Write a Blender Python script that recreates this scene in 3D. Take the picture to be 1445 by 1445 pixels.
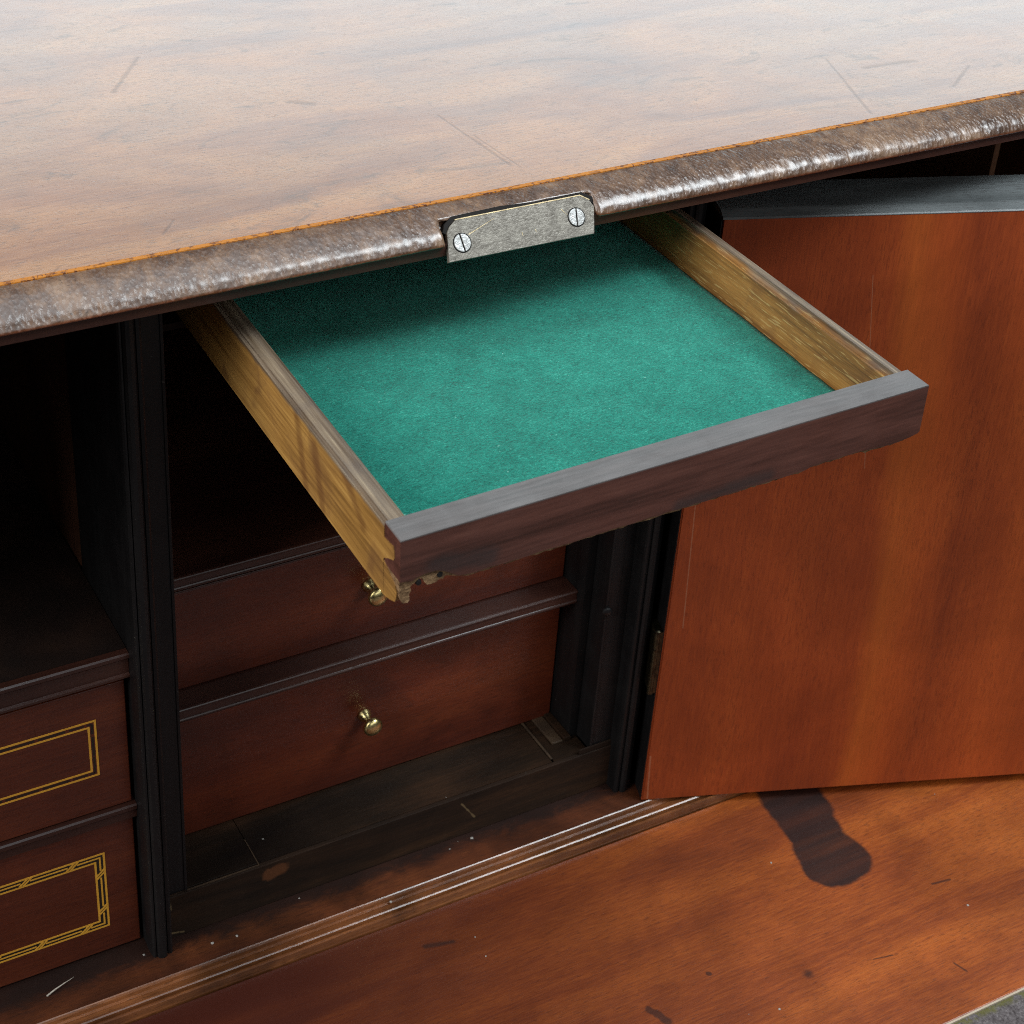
import bpy, bmesh, math, random
from mathutils import Vector, Matrix, noise as mnoise
random.seed(7)
S = bpy.context.scene
for o in list(bpy.data.objects): bpy.data.objects.remove(o)

# ------------------------------------------------------------------ camera
cd = bpy.data.cameras.new('camera'); cam = bpy.data.objects.new('camera', cd)
S.collection.objects.link(cam); S.camera = cam
_r = Vector((0.89635, -0.44277, 0.0228)).normalized()
_f = Vector((0.39225, 0.768, -0.50628)).normalized()
_u = _r.cross(_f).normalized()
M = Matrix.Identity(4)
for i in range(3):
    M[i][0] = _r[i]; M[i][1] = _u[i]; M[i][2] = -_f[i]
M.translation = Vector((-0.17299, -0.5199, 0.62786))
cam.matrix_world = M
cd.sensor_width = 36.0; cd.lens = 36.0 * 2398.85 / 1445.0
cd.shift_x = (722.5 - 518.19) / 1445.0
cd.shift_y = -(722.5 - 533.72) / 1445.0
cd.clip_start = 0.02; cd.clip_end = 3000
cd.dof.use_dof = True; cd.dof.focus_distance = 0.66; cd.dof.aperture_fstop = 30

# ------------------------------------------------------------------ light: area lamps for assumed windows and skylight, plus an added front fill
w = bpy.data.worlds.new('World'); S.world = w; w.use_nodes = True
w.node_tree.nodes['Background'].inputs['Color'].default_value = (.95, .97, 1.0, 1)
w.node_tree.nodes['Background'].inputs['Strength'].default_value = 0.045
def area_lamp(name, loc, target, sx, sy, radiance, color):
    l = bpy.data.lights.new(name, 'AREA'); l.shape = 'RECTANGLE'; l.size = sx; l.size_y = sy
    l.energy = radiance * math.pi * sx * sy; l.color = color
    o = bpy.data.objects.new(name, l); COL_.objects.link(o); o.location = loc
    o.rotation_euler = (Vector(loc) - Vector(target)).to_track_quat('Z', 'Y').to_euler()
COL_ = S.collection
area_lamp('window_behind', (1.5, 2.6, 1.10), (.3, 0, .6), 5.2, 1.15, 2.7, (.74, .91, 1.0))
area_lamp('window_front_right', (1.38, -1.0, 2.20), (.1, 0, .2), .85, .85, 20.5, (.88, .96, 1.0))
area_lamp('fill_front', (.35, -2.6, 1.60), (.1, 0, .25), 2.6, 1.3, 1.65, (.95, .98, 1.0))  # added fill lamp that lifts the felt under the lip
area_lamp('window_left', (-2.25, -.30, 1.7), (.1, -.1, .3), 1.5, 1.5, 11.5, (1.0, .98, .95))
area_lamp('skylight', (.40, -.35, 2.9), (.4, -.35, .3), 1.8, 2.8, 2.3, (.80, .92, 1.0))
S.view_settings.view_transform = 'Standard'; S.view_settings.look = 'None'
S.render.engine = "CYCLES"; S.cycles.use_denoising = False; S.cycles.filter_width = 0.9; S.cycles.caustics_reflective = False
S.view_settings.exposure = 0.0; S.view_settings.gamma = 1.0

# ------------------------------------------------------------------ object helpers
COL = S.collection
def empty(name, loc, label=None, cat=None, group=None, mat=None):
    o = bpy.data.objects.new(name, None); COL.objects.link(o); o.empty_display_size = .02
    if mat is not None: o.matrix_world = mat
    else: o.location = loc
    if label: o['label'] = label
    if cat: o['category'] = cat
    if group: o['group'] = group
    return o
def obj(name, bm, mat, parent=None, off=(0, 0, 0), smooth=False, loc=None, label=None):
    """link bm as one mesh; off is subtracted from its vertices"""
    o_ = Vector(off)
    if o_.length: bmesh.ops.translate(bm, verts=bm.verts, vec=-o_)
    bmesh.ops.recalc_face_normals(bm, faces=bm.faces)
    me = bpy.data.meshes.new(name); bm.to_mesh(me); bm.free()
    for m in (mat if isinstance(mat, (list, tuple)) else [mat]): me.materials.append(m)
    if smooth:
        for p in me.polygons: p.use_smooth = True
    o = bpy.data.objects.new(name, me); COL.objects.link(o)
    if parent: o.parent = parent
    if loc: o.location = loc
    if label: o['label'] = label
    return o
def box(bm, x0, x1, y0, y1, z0, z1, bev=0, seg=2):
    b = bmesh.new(); bmesh.ops.create_cube(b, size=1)
    for v in b.verts:
        v.co = Vector(((x0 + x1) / 2 + v.co.x * (x1 - x0), (y0 + y1) / 2 + v.co.y * (y1 - y0), (z0 + z1) / 2 + v.co.z * (z1 - z0)))
    if bev: bmesh.ops.bevel(b, geom=list(b.edges), offset=bev, segments=seg, profile=.5, affect='EDGES')
    join(bm, b); return bm
def join(bm, b):
    me = bpy.data.meshes.new('t'); b.to_mesh(me); b.free(); bm.from_mesh(me); bpy.data.meshes.remove(me)
def B(*a, **k):
    bm = bmesh.new(); return box(bm, *a, **k)
def prism(bm, pts, axis, a0, a1, bev=0):
    """extrude a closed 2D outline along axis ('x': pts are (y,z); 'y': (x,z); 'z': (x,y))"""
    b = bmesh.new()
    def V(p, t):
        return {'x': (t, p[0], p[1]), 'y': (p[0], t, p[1]), 'z': (p[0], p[1], t)}[axis]
    va = [b.verts.new(V(p, a0)) for p in pts]; vb = [b.verts.new(V(p, a1)) for p in pts]
    n = len(pts)
    b.faces.new(va); b.faces.new(vb[::-1])
    for i in range(n): b.faces.new((va[i], va[(i + 1) % n], vb[(i + 1) % n], vb[i]))
    bmesh.ops.recalc_face_normals(b, faces=b.faces)
    if bev: bmesh.ops.bevel(b, geom=list(b.edges), offset=bev, segments=2, profile=.5, affect='EDGES')
    bmesh.ops.triangulate(b, faces=[f for f in b.faces if len(f.verts) > 4])
    join(bm, b); return bm
def lathe(bm, prof, org, axis, n=28):
    """prof: (distance along axis, radius)"""
    ax = Vector(axis).normalized(); t = ax.orthogonal().normalized(); s = ax.cross(t); rings = []
    for d, r in prof:
        c = Vector(org) + ax * d
        rings.append([bm.verts.new(c + (t * math.cos(2 * math.pi * k / n) + s * math.sin(2 * math.pi * k / n)) * max(r, 1e-6)) for k in range(n)])
    for a, b in zip(rings, rings[1:]):
        for k in range(n): bm.faces.new((a[k], a[(k + 1) % n], b[(k + 1) % n], b[k]))
    bm.faces.new(rings[0][::-1]); bm.faces.new(rings[-1]); return bm

# ------------------------------------------------------------------ material helpers
class N:
    def __init__(s, name):
        s.m = bpy.data.materials.new(name); s.m.use_nodes = True
        s.t = s.m.node_tree; s.b = s.t.nodes['Principled BSDF']; s.co = None
    def n(s, typ, **kw):
        x = s.t.nodes.new(typ)
        for k, v in kw.items(): setattr(x, k, v)
        return x
    def set(s, sock, v):
        if isinstance(v, bpy.types.NodeSocket): s.t.links.new(v, sock)
        elif isinstance(v, (tuple, list)) and len(v) == 3 and sock.type == 'RGBA': sock.default_value = (*v, 1)
        else: sock.default_value = v
    def coord(s):
        if s.co is None: s.co = s.n('ShaderNodeTexCoord').outputs['Object']
        return s.co
    def mapped(s, scale, rot=(0, 0, 0), loc=(0, 0, 0)):
        m = s.n('ShaderNodeMapping'); s.set(m.inputs[0], s.coord())
        m.inputs['Scale'].default_value = scale; m.inputs['Rotation'].default_value = rot; m.inputs['Location'].default_value = loc
        return m.outputs[0]
    def noise(s, vec, scale=1, detail=3, rough=.55, dist=0):
        x = s.n('ShaderNodeTexNoise'); s.set(x.inputs['Vector'], vec)
        x.inputs['Scale'].default_value = scale; x.inputs['Detail'].default_value = detail
        x.inputs['Roughness'].default_value = rough; x.inputs['Distortion'].default_value = dist
        return x.outputs['Fac']
    def math(s, op, a, b=0.0, clamp=False):
        x = s.n('ShaderNodeMath', operation=op); x.use_clamp = clamp
        s.set(x.inputs[0], a); s.set(x.inputs[1], b); return x.outputs[0]
    def vmath(s, op, a, b=None, scale=None):
        x = s.n('ShaderNodeVectorMath', operation=op); s.set(x.inputs[0], a)
        if b is not None: s.set(x.inputs[1], b)
        if scale is not None: s.set(x.inputs['Scale'], scale)
        return x.outputs['Value'] if op in ('DOT_PRODUCT', 'LENGTH') else x.outputs['Vector']
    def rng(s, v, a, b, c=0.0, d=1.0):
        x = s.n('ShaderNodeMapRange', interpolation_type='SMOOTHSTEP'); s.set(x.inputs['Value'], v)
        x.inputs['From Min'].default_value = a; x.inputs['From Max'].default_value = b
        x.inputs['To Min'].default_value = c; x.inputs['To Max'].default_value = d; return x.outputs['Result']
    def ramp(s, v, stops):
        x = s.n('ShaderNodeValToRGB'); s.set(x.inputs[0], v); e = x.color_ramp.elements
        while len(e) < len(stops): e.new(.5)
        for q, (p, c) in zip(e, stops): q.position = p; q.color = (*c, 1)
        return x.outputs[0]
    def mix(s, fac, a, b, mode='MIX'):
        x = s.n('ShaderNodeMix', data_type='RGBA', blend_type=mode)
        s.set(x.inputs['Factor'], fac); s.set(x.inputs['A'], a) if 0 else s.set(x.inputs[6], a); s.set(x.inputs[7], b)
        return x.outputs[2]
    def bump(s, h, strength=.3, dist=.001, prev=None):
        x = s.n('ShaderNodeBump'); s.set(x.inputs['Height'], h)
        x.inputs['Strength'].default_value = strength; x.inputs['Distance'].default_value = dist
        if prev is not None: s.set(x.inputs['Normal'], prev)
        return x.outputs[0]
    def sep(s, v):
        x = s.n('ShaderNodeSeparateXYZ'); s.set(x.inputs[0], v); return x.outputs
    def flat(s, axes):
        """object coordinate with only these axes kept"""
        return s.vmath('MULTIPLY', s.coord(), tuple(1.0 if a in axes else 0.0 for a in 'xyz'))
    def seg(s, a, b, w, soft=.4, p=None, wob=0, wobs=80):
        """mask of a scratch or smear from a to b of half width w"""
        p = p if p is not None else s.flat('xy')
        a = Vector((*a, 0)) if len(a) == 2 else Vector(a); b = Vector((*b, 0)) if len(b) == 2 else Vector(b)
        ba = b - a
        pa = s.vmath('SUBTRACT', p, tuple(a))
        h = s.math('DIVIDE', s.vmath('DOT_PRODUCT', pa, tuple(ba)), max(ba.length_squared, 1e-9), True)
        d = s.vmath('LENGTH', s.vmath('SUBTRACT', pa, s.vmath('SCALE', tuple(ba), scale=h)))
        if wob:
            d = s.math('ADD', d, s.math('MULTIPLY', s.math('SUBTRACT', s.noise(s.coord(), wobs, 3), .5), wob))
        return s.rng(d, w, w * soft, 0, 1)
    def mx(s, *m):
        r = m[0]
        for k in m[1:]: r = s.math('MAXIMUM', r, k)
        return r
    def done(s, color, rough=.4, spec=.5, normal=None, coat=0, coat_rough=.15, metal=0, sheen=0):
        b = s.b
        s.set(b.inputs['Base Color'], color); s.set(b.inputs['Roughness'], rough); s.set(b.inputs['Specular IOR Level'], spec)
        s.set(b.inputs['Metallic'], metal); s.set(b.inputs['Coat Weight'], coat); s.set(b.inputs['Coat Roughness'], coat_rough)
        if normal is not None:
            s.set(b.inputs['Normal'], normal)
        if sheen: b.inputs['Sheen Weight'].default_value = sheen; b.inputs['Sheen Roughness'].default_value = .5
        return s.m

def grain(m, axis, across, along, seed=0.0, rot=(0, 0, 0)):
    sc = tuple(along if a == axis else across for a in 'xyz')
    return m.mapped(sc, rot, (seed, seed * 1.7, seed * .6))
def wood(name, stops, axis='x', across=28, along=3.5, seed=0.0, rough=.35, coat=.3, dist=.6, pore=.45, fine=.25, blotch=.25, bumps=.12, spec=.5,
         rot=(0, 0, 0), hook=None, coat_rough=.18, dust=0.0):
    m = N(name)
    broad = m.noise(grain(m, axis, across, along, seed, rot), 1, 3, .55, dist)
    fib = m.noise(grain(m, axis, 1000, 70, seed + 3, rot), 1, 4, .7, .2)
    porev = m.noise(grain(m, axis, 1700, 230, seed + 9, rot), 1, 2, .5, .3)
    porev = m.math('ADD', porev, m.math('MULTIPLY', m.math('SUBTRACT', broad, .5), .25))
    blo = m.noise(m.mapped((1, 1, 1), (0, 0, 0), (seed * 2, seed, 0)), 13, 4, .6, .8)
    fac = m.math('ADD', m.math('MULTIPLY', broad, 1 - fine), m.math('MULTIPLY', fib, fine))
    col = m.ramp(fac, stops)
    pm = m.rng(porev, .56, .68)
    col = m.mix(m.math('MULTIPLY', pm, pore), col, (.018, .007, .004))
    bl = m.rng(blo, .35, .7, 1 - blotch, 1 + blotch * .35)
    col = m.mix(1.0, col, m.n('ShaderNodeCombineColor').outputs[0] if 0 else m.vec3(bl), 'MULTIPLY')
    r = m.math('ADD', rough - .06, m.math('MULTIPLY', blo, .14))
    h = m.math('SUBTRACT', m.math('MULTIPLY', fib, .5), pm)
    st = dict(col=col, rough=r, h=h, spec=spec, coat=coat)
    if hook: hook(m, st)
    nrm = m.bump(st['h'], bumps, .0004)
    wavy = m.noise(m.coord(), 35, 2, .5, 0)
    nrm = m.bump(wavy, .08, .004, nrm)
    return m.done(st['col'], st['rough'], st['spec'], nrm, st['coat'], coat_rough)
def vec3(self, v):
    x = self.n('ShaderNodeCombineXYZ')
    for i in range(3): self.set(x.inputs[i], v)
    return x.outputs[0]
N.vec3 = vec3

# ------------------------------------------------------------------ materials
SCR = [((.1440, .0442), (.1446, .016), .0006), ((.1447, .018), (.1453, -.0111), .0009), ((.1470, .020), (.1480, -.014), .0004), ((.3356, .0362), (.322, .004), .0007), ((.3225, .006), (.3097, -.0244), .0009),
       ((.3637, -.0137), (.3895, .0039), .0009), ((.056, .1549), (.0323, .1188), .0012), ((.0953, .0809), (.1023, .0754), .0022), ((.3439, .020), (.3709, .0185), .0018),
       ((-.0392, -.0291), (-.0365, -.0260), .0006), ((.0040, -.0158), (.0114, -.0065), .0006)]
def top_hook(m, st):
    marks = m.mx(*[m.seg(a, b, w * 1.5, .02, wob=w * 1.6, wobs=220) for a, b, w in SCR])
    worn = m.math('MULTIPLY', m.rng(m.noise(m.mapped((26, 60, 1), (0, 0, .1)), 1, 5, .7, 1.2), .56, .70), .55)
    st['col'] = m.mix(m.math('MULTIPLY', marks, .32), m.mix(worn, st['col'], (.11, .072, .055)), (.03, .034, .040))
    st['rough'] = m.math('ADD', st['rough'], m.math('MULTIPLY', m.math('MAXIMUM', marks, worn), .12))
    st['h'] = m.math('SUBTRACT', st['h'], m.math('MULTIPLY', marks, 1.2))
TOP = wood('top_wood', [(.30, (.16, .060, .026)), (.45, (.26, .106, .042)), (.56, (.34, .150, .056)), (.75, (.43, .21, .080))], 'x', 26, 7.0, 1.3,
           rough=.36, coat=.7, dist=1.2, pore=.35, fine=.42, blotch=.18, bumps=.10, rot=(0, 0, .10), hook=top_hook, coat_rough=.20)

def fall_hook(m, st):
    p = m.flat('xy')
    st_m = m.mx(m.seg((.3315, -.022), (.3270, -.046), .0185, .84, p, .0035, 150), m.seg((.3235, -.050), (.3210, -.062), .0145, .82, p, .0035, 150), m.seg((.3245, -.0735), (.3268, -.083), .0140, .82, p, .0035, 110), m.seg((.3165, -.072), (.3130, -.0850), .0130, .82, p, .0035, 110), m.seg((.3150, -.0848), (.3262, -.0838), .0138, .82, p, .0035, 110), m.seg((.329, -.030), (.3245, -.060), .0160, .82, p, .0035, 110))
    st_m = m.math('MULTIPLY', st_m, m.rng(m.noise(grain(m, 'x', 160, 12, 4), 1, 2), .25, .65, .86, .985))
    spots = m.mx(m.seg((.1223, -.0460), (.1092, -.0430), .0022, .2, p, .002), m.seg((.1837, -.1177), (.1855, -.1200), .0024, .4, p, .005, 200), m.seg((.1862, -.1220), (.1877, -.1262), .0028, .4, p, .005, 200), m.seg((.2204, -.1126), (.2210, -.1130), .0014, .6, p),
                 m.seg((.2624, -.1328), (.263, -.1325), .0036, .1, p), m.seg((.3540, -.1150), (.3640, -.1165), .0009, .3, p), m.seg((.296, -.139), (.306, -.141), .0005, .3, p),
                 m.seg((.329, -.157), (.331, -.163), .0009, .1, p))
    dark = m.rng(m.vmath('DOT_PRODUCT', m.coord(), (1, -.25, 0)), .03, .35, .98, 0)          # shade towards the left end, painted into the wood colour
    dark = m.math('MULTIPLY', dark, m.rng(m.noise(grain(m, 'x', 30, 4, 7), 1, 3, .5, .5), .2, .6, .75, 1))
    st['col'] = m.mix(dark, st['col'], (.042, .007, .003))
    st['col'] = m.mix(m.math('MULTIPLY', spots, .75), st['col'], (.020, .008, .006))
    st['col'] = m.mix(st_m, st['col'], (.016, .007, .006))
MAH = [(.28, (.10, .019, .005)), (.44, (.215, .045, .008)), (.56, (.325, .078, .012)), (.72, (.43, .118, .019))]
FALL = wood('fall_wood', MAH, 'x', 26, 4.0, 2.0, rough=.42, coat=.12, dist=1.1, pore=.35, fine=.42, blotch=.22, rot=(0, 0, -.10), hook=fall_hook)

def door_hook(m, st):
    s = m.sep(m.coord()); u = s[0]; z = s[2]
    wob = m.math('MULTIPLY', m.math('SUBTRACT', m.noise(grain(m, 'z', 40, 5, 5), 1, 3, .5, .6), .5), .034)
    zz = m.math('SUBTRACT', z, .33)
    uu = m.math('ADD', m.math('ADD', u, wob), m.math('ADD', m.math('MULTIPLY', zz, .15), m.math('MULTIPLY', m.math('MULTIPLY', zz, zz), .20)))
    fig = m.ramp(m.math('DIVIDE', uu, .24), [(0, (.20, .038, .010)), (.12, (.26, .048, .011)), (.22, (.21, .036, .009)), (.30, (.27, .050, .011)), (.355, (.46, .115, .018)),
                                            (.42, (.36, .074, .013)), (.475, (.17, .031, .008)), (.55, (.28, .055, .012)), (.64, (.38, .082, .016)), (.78, (.24, .046, .010)), (1, (.30, .062, .014))])
    st['col'] = m.mix(1.0, m.mix(.48, st['col'], fig), (1.12, 1.0, .98), 'MULTIPLY')
    q = m.flat('xz')
    ln = m.mx(m.seg((.0052, 0, .200), (.0085, 0, .112), .0004, .2, q, .0006, 300), m.seg((.070, 0, .300), (.084, 0, .20), .0003, .2, q), m.seg((.0015, 0, .03), (.0030, 0, .001), .0006, .2, q, .001, 400))
    st['col'] = m.mix(m.math('MULTIPLY', ln, .5), st['col'], (.35, .16, .09))
DOOR = wood('door_wood', [(.32, (.14, .026, .008)), (.5, (.27, .055, .012)), (.68, (.40, .095, .019))], 'z', 26, 4, 6.0, rough=.5, coat=.05, dist=1.3, pore=.45, fine=.5, blotch=.3, spec=.35, hook=door_hook)
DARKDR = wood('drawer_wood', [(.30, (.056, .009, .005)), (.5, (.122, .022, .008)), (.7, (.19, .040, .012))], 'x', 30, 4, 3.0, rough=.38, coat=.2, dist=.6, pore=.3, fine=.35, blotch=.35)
INLDR = wood('inlaid_drawer_wood', [(.30, (.060, .011, .006)), (.5, (.13, .027, .010)), (.7, (.20, .048, .015))], 'x', 36, 5, 8.0, rough=.34, coat=.25, dist=.6, pore=.3, fine=.4, blotch=.3)
RAIL = wood('rail_wood', [(.3, (.024, .008, .006)), (.5, (.045, .015, .010)), (.7, (.070, .025, .014))], 'x', 40, 5, 4.0, rough=.40, coat=.2, coat_rough=.2, pore=.3)
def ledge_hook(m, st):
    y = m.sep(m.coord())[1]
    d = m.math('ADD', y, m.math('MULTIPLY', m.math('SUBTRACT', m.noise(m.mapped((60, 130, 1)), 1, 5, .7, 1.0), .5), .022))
    st['col'] = m.mix(m.rng(d, -.0045, .0055, 0, .85), st['col'], (.010, .005, .004))      # darker towards the riser, with a noisy edge
LEDGE = wood('ledge_wood', [(.3, (.030, .008, .004)), (.5, (.085, .022, .007)), (.7, (.16, .046, .012))], 'x', 30, 5, 5.0, rough=.5, coat=.05, pore=.35, blotch=.55, spec=.35, hook=ledge_hook)
LIP = wood('lip_wood', [(.3, (.060, .020, .009)), (.5, (.18, .062, .020)), (.7, (.32, .12, .040))], 'x', 70, 8, 5.5, rough=.30, coat=.4, pore=.4, blotch=.6)
def riser_hook(m, st):
    q = m.flat('xz')
    worn = m.seg((.0520, 0, .0195), (.0575, 0, .0210), .0046, .5, q, .006, 160)
    chip = m.mx(m.seg((.0006, 0, .026), (.0022, 0, .0195), .0011, .3, q, .002, 500), m.seg((.001, 0, .004), (.008, 0, .002), .0008, .2, q, .002, 400), m.seg((.155, 0, .022), (.163, 0, .010), .0007, .2, q, .0015, 300))
    st['col'] = m.mix(m.math('MULTIPLY', worn, .7), st['col'], (.12, .045, .018))
    st['col'] = m.mix(m.math('MULTIPLY', chip, .6), st['col'], (.20, .14, .07))
    scuff = m.rng(m.noise(m.mapped((60, 60, 60), (0, .6, 0)), 2.2, 6, .75, 1.5), .60, .74, 0, .35)
    st['col'] = m.mix(scuff, st['col'], (.045, .042, .036))
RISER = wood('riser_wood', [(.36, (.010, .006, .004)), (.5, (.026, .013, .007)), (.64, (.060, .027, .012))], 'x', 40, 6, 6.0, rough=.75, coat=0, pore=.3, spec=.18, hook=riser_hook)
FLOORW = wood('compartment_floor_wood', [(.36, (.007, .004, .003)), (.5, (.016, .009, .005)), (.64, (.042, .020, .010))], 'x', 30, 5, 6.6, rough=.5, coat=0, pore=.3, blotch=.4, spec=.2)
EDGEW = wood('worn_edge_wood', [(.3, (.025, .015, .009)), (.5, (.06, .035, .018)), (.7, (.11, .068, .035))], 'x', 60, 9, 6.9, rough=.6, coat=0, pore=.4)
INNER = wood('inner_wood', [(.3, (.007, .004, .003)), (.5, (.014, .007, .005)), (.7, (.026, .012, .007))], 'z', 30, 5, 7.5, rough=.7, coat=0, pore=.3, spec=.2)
INNER2 = wood('pigeonhole_wood', [(.3, (.030, .011, .006)), (.5, (.06, .022, .011)), (.7, (.09, .036, .017))], 'z', 30, 5, 7.9, rough=.7, coat=0, pore=.3, spec=.2)
DIVW = wood('divider_wood', [(.3, (.12, .05, .025)), (.5, (.20, .085, .04)), (.7, (.28, .13, .06))], 'z', 40, 5, 9.5, rough=.5, coat=.1, pore=.3)
def mk_ebony():
    m = N('ebonised_wood')
    n1 = m.noise(grain(m, 'z', 160, 10, 1), 1, 3, .6)
    n2 = m.noise(m.coord(), 60, 4, .6)
    sp = m.rng(m.noise(m.coord(), 420, 2, .5), .74, .80, 0, .5)
    c = m.ramp(n1, [(.3, (.0045, .0045, .0050)), (.7, (.0095, .0090, .0095))])
    return m.done(m.mix(sp, c, (.10, .09, .08)), m.rng(n2, .3, .7, .38, .55), .32, m.bump(n1, .15, .0004), .0, .25)
EBONY = mk_ebony()
DUSTY = wood('dusty_edge_wood', [(.3, (.055, .062, .064)), (.5, (.105, .116, .118)), (.7, (.16, .176, .18))], 'x', 60, 6, 12.0, rough=.5, coat=.15, pore=.35, blotch=.25)
CASE = wood('case_wood', [(.3, (.05, .016, .008)), (.5, (.12, .04, .016)), (.7, (.19, .07, .025))], 'x', 20, 3, 11, rough=.4, coat=.2)

def mk_band():
    m = N('edge_band_wood')
    s = m.sep(m.coord())
    n1 = m.noise(grain(m, 'z', 150, 60, 3), 1, 4, .65, .6)
    n2 = m.noise(m.coord(), 22, 4, .65, .6)
    fine = m.noise(m.coord(), 620, 3, .6, .3)
    vor = m.n('ShaderNodeTexVoronoi'); m.set(vor.inputs['Vector'], m.mapped((1, .8, .55))); vor.inputs['Scale'].default_value = 640
    c = m.ramp(m.math('ADD', m.math('MULTIPLY', n1, .55), m.math('MULTIPLY', n2, .45)), [(.32, (.042, .021, .013)), (.47, (.105, .056, .033)), (.58, (.185, .105, .060)), (.72, (.29, .18, .105))])
    low = m.rng(s[2], .3630, .3642, .0, 1)
    c = m.mix(low, m.mix(n2, (.10, .030, .012), (.22, .060, .018)), c)                     # bare red wood along the bottom arris
    c = m.mix(m.rng(fine, .60, .75, 0, .7), c, (.02, .011, .008))
    nr = m.bump(vor.outputs['Distance'], .55, .0009)
    nr = m.bump(fine, .5, .0005, nr)
    return m.done(c, m.rng(n2, .3, .7, .30, .46), .5, nr, 1.0, .23)
BAND = mk_band()
def mk_inlay():
    m = N('inlay_string')
    x = m.sep(m.coord())
    d = m.noise(m.mapped((420, 520, 60), (0, 0, .5)), 1, 3, .7, .6)
    d2 = m.noise(m.mapped((26, 26, 26)), 1, 3, .6)
    k = m.math('MULTIPLY', m.rng(d, .50, .60), m.rng(d2, .30, .55, .35, 1.0))
    c = m.mix(k, m.mix(d2, (.50, .185, .012), (.36, .120, .010)), (.11, .030, .006))
    return m.done(c, .55, .25, m.bump(d, .2, .0003), 0, .3)
INLAY = mk_inlay()
def mk_string(name, a, b):
    m = N(name)
    d = m.noise(m.mapped((300, 300, 300)), 1, 3, .6)
    return m.done(m.mix(d, a, b), .38, .5, m.bump(d, .1, .0002), .2, .25)
BOXW = mk_string('boxwood_string', (.90, .48, .055), (.62, .29, .035))
EBST = mk_string('dark_string', (.010, .008, .006), (.022, .014, .009))
def mk_brass(name, a, b, r0, r1, bs=.25, metal=1.0):
    m = N(name)
    n1 = m.noise(m.coord(), 260, 4, .6, .4); n2 = m.noise(m.coord(), 900, 3, .6)
    return m.done(m.mix(m.rng(n1, .35, .68), a, b), m.rng(n2, .3, .7, r0, r1), .5, m.bump(m.math('ADD', m.math('MULTIPLY', n1, .5), n2), bs, .0005), 0, .2, metal)
BRASS = mk_brass('brass_knob', (.80, .68, .33), (.52, .43, .18), .22, .38, .12)
PLATE = mk_brass('lock_plate_metal', (.22, .200, .168), (.13, .115, .095), .38, .55, .5, .35)
PLEDGE = mk_brass('lock_plate_edge', (.60, .47, .26), (.40, .31, .18), .35, .5, .25, .4)
SCREWM = mk_brass('screw_steel', (.50, .50, .49), (.30, .30, .29), .28, .46, .4, .4)
HINGEM = mk_brass('hinge_brass', (.10, .085, .05), (.04, .035, .025), .35, .5)
def mk_plain(name, c, r=.6):
    m = N(name); d = m.noise(m.coord(), 300, 3, .6)
    return m.done(m.mix(m.math('MULTIPLY', d, .5), c, tuple(x * .45 for x in c)), r, .4, m.bump(d, .2, .0004))
RECESS = mk_plain('recess_dark', (.006, .004, .003), .8)
STRAW = mk_plain('splinter_wood', (.55, .50, .42), .5)
DUST = mk_plain('dust_pale', (.38, .36, .33), .9)
CREAM = mk_plain('cream_line', (.50, .42, .32), .5)
def mk_felt():
    m = N('green_felt')
    def fib(rot, seed, sx=620, sy=2300):
        return m.noise(m.mapped((sx, sy, 200), (0, 0, rot), (seed, seed, 0)), 1, 2, .6, 1.4)
    f = [fib(.15, 1), fib(.75, 4), fib(-.45, 7), fib(1.5, 11), fib(-.1, 15)]
    a = m.math('MAXIMUM', m.math('MAXIMUM', f[0], f[1]), f[2]); b = m.math('MAXIMUM', f[3], f[4])
    k = m.math('MULTIPLY', m.math('ADD', a, b), .5)
    cl = m.noise(m.coord(), 90, 5, .65, .5); big = m.noise(m.coord(), 16, 3, .55, .4)
    v = m.math('ADD', m.math('MULTIPLY', k, .80), m.math('ADD', m.math('MULTIPLY', cl, .13), m.math('MULTIPLY', big, .07)))
    c = m.ramp(v, [(.44, (.003, .060, .045)), (.53, (.007, .165, .122)), (.60, (.015, .240, .175)), (.70, (.09, .47, .36))])
    lint = m.rng(m.noise(m.coord(), 700, 1, .5), .78, .84, 0, .55)
    c = m.mix(lint, c, (.28, .60, .50))
    return m.done(c, .95, .12, m.bump(k, .7, .0006, m.bump(cl, .25, .0012)), 0, .2, 0, .12)
FELT = mk_felt()
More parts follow.
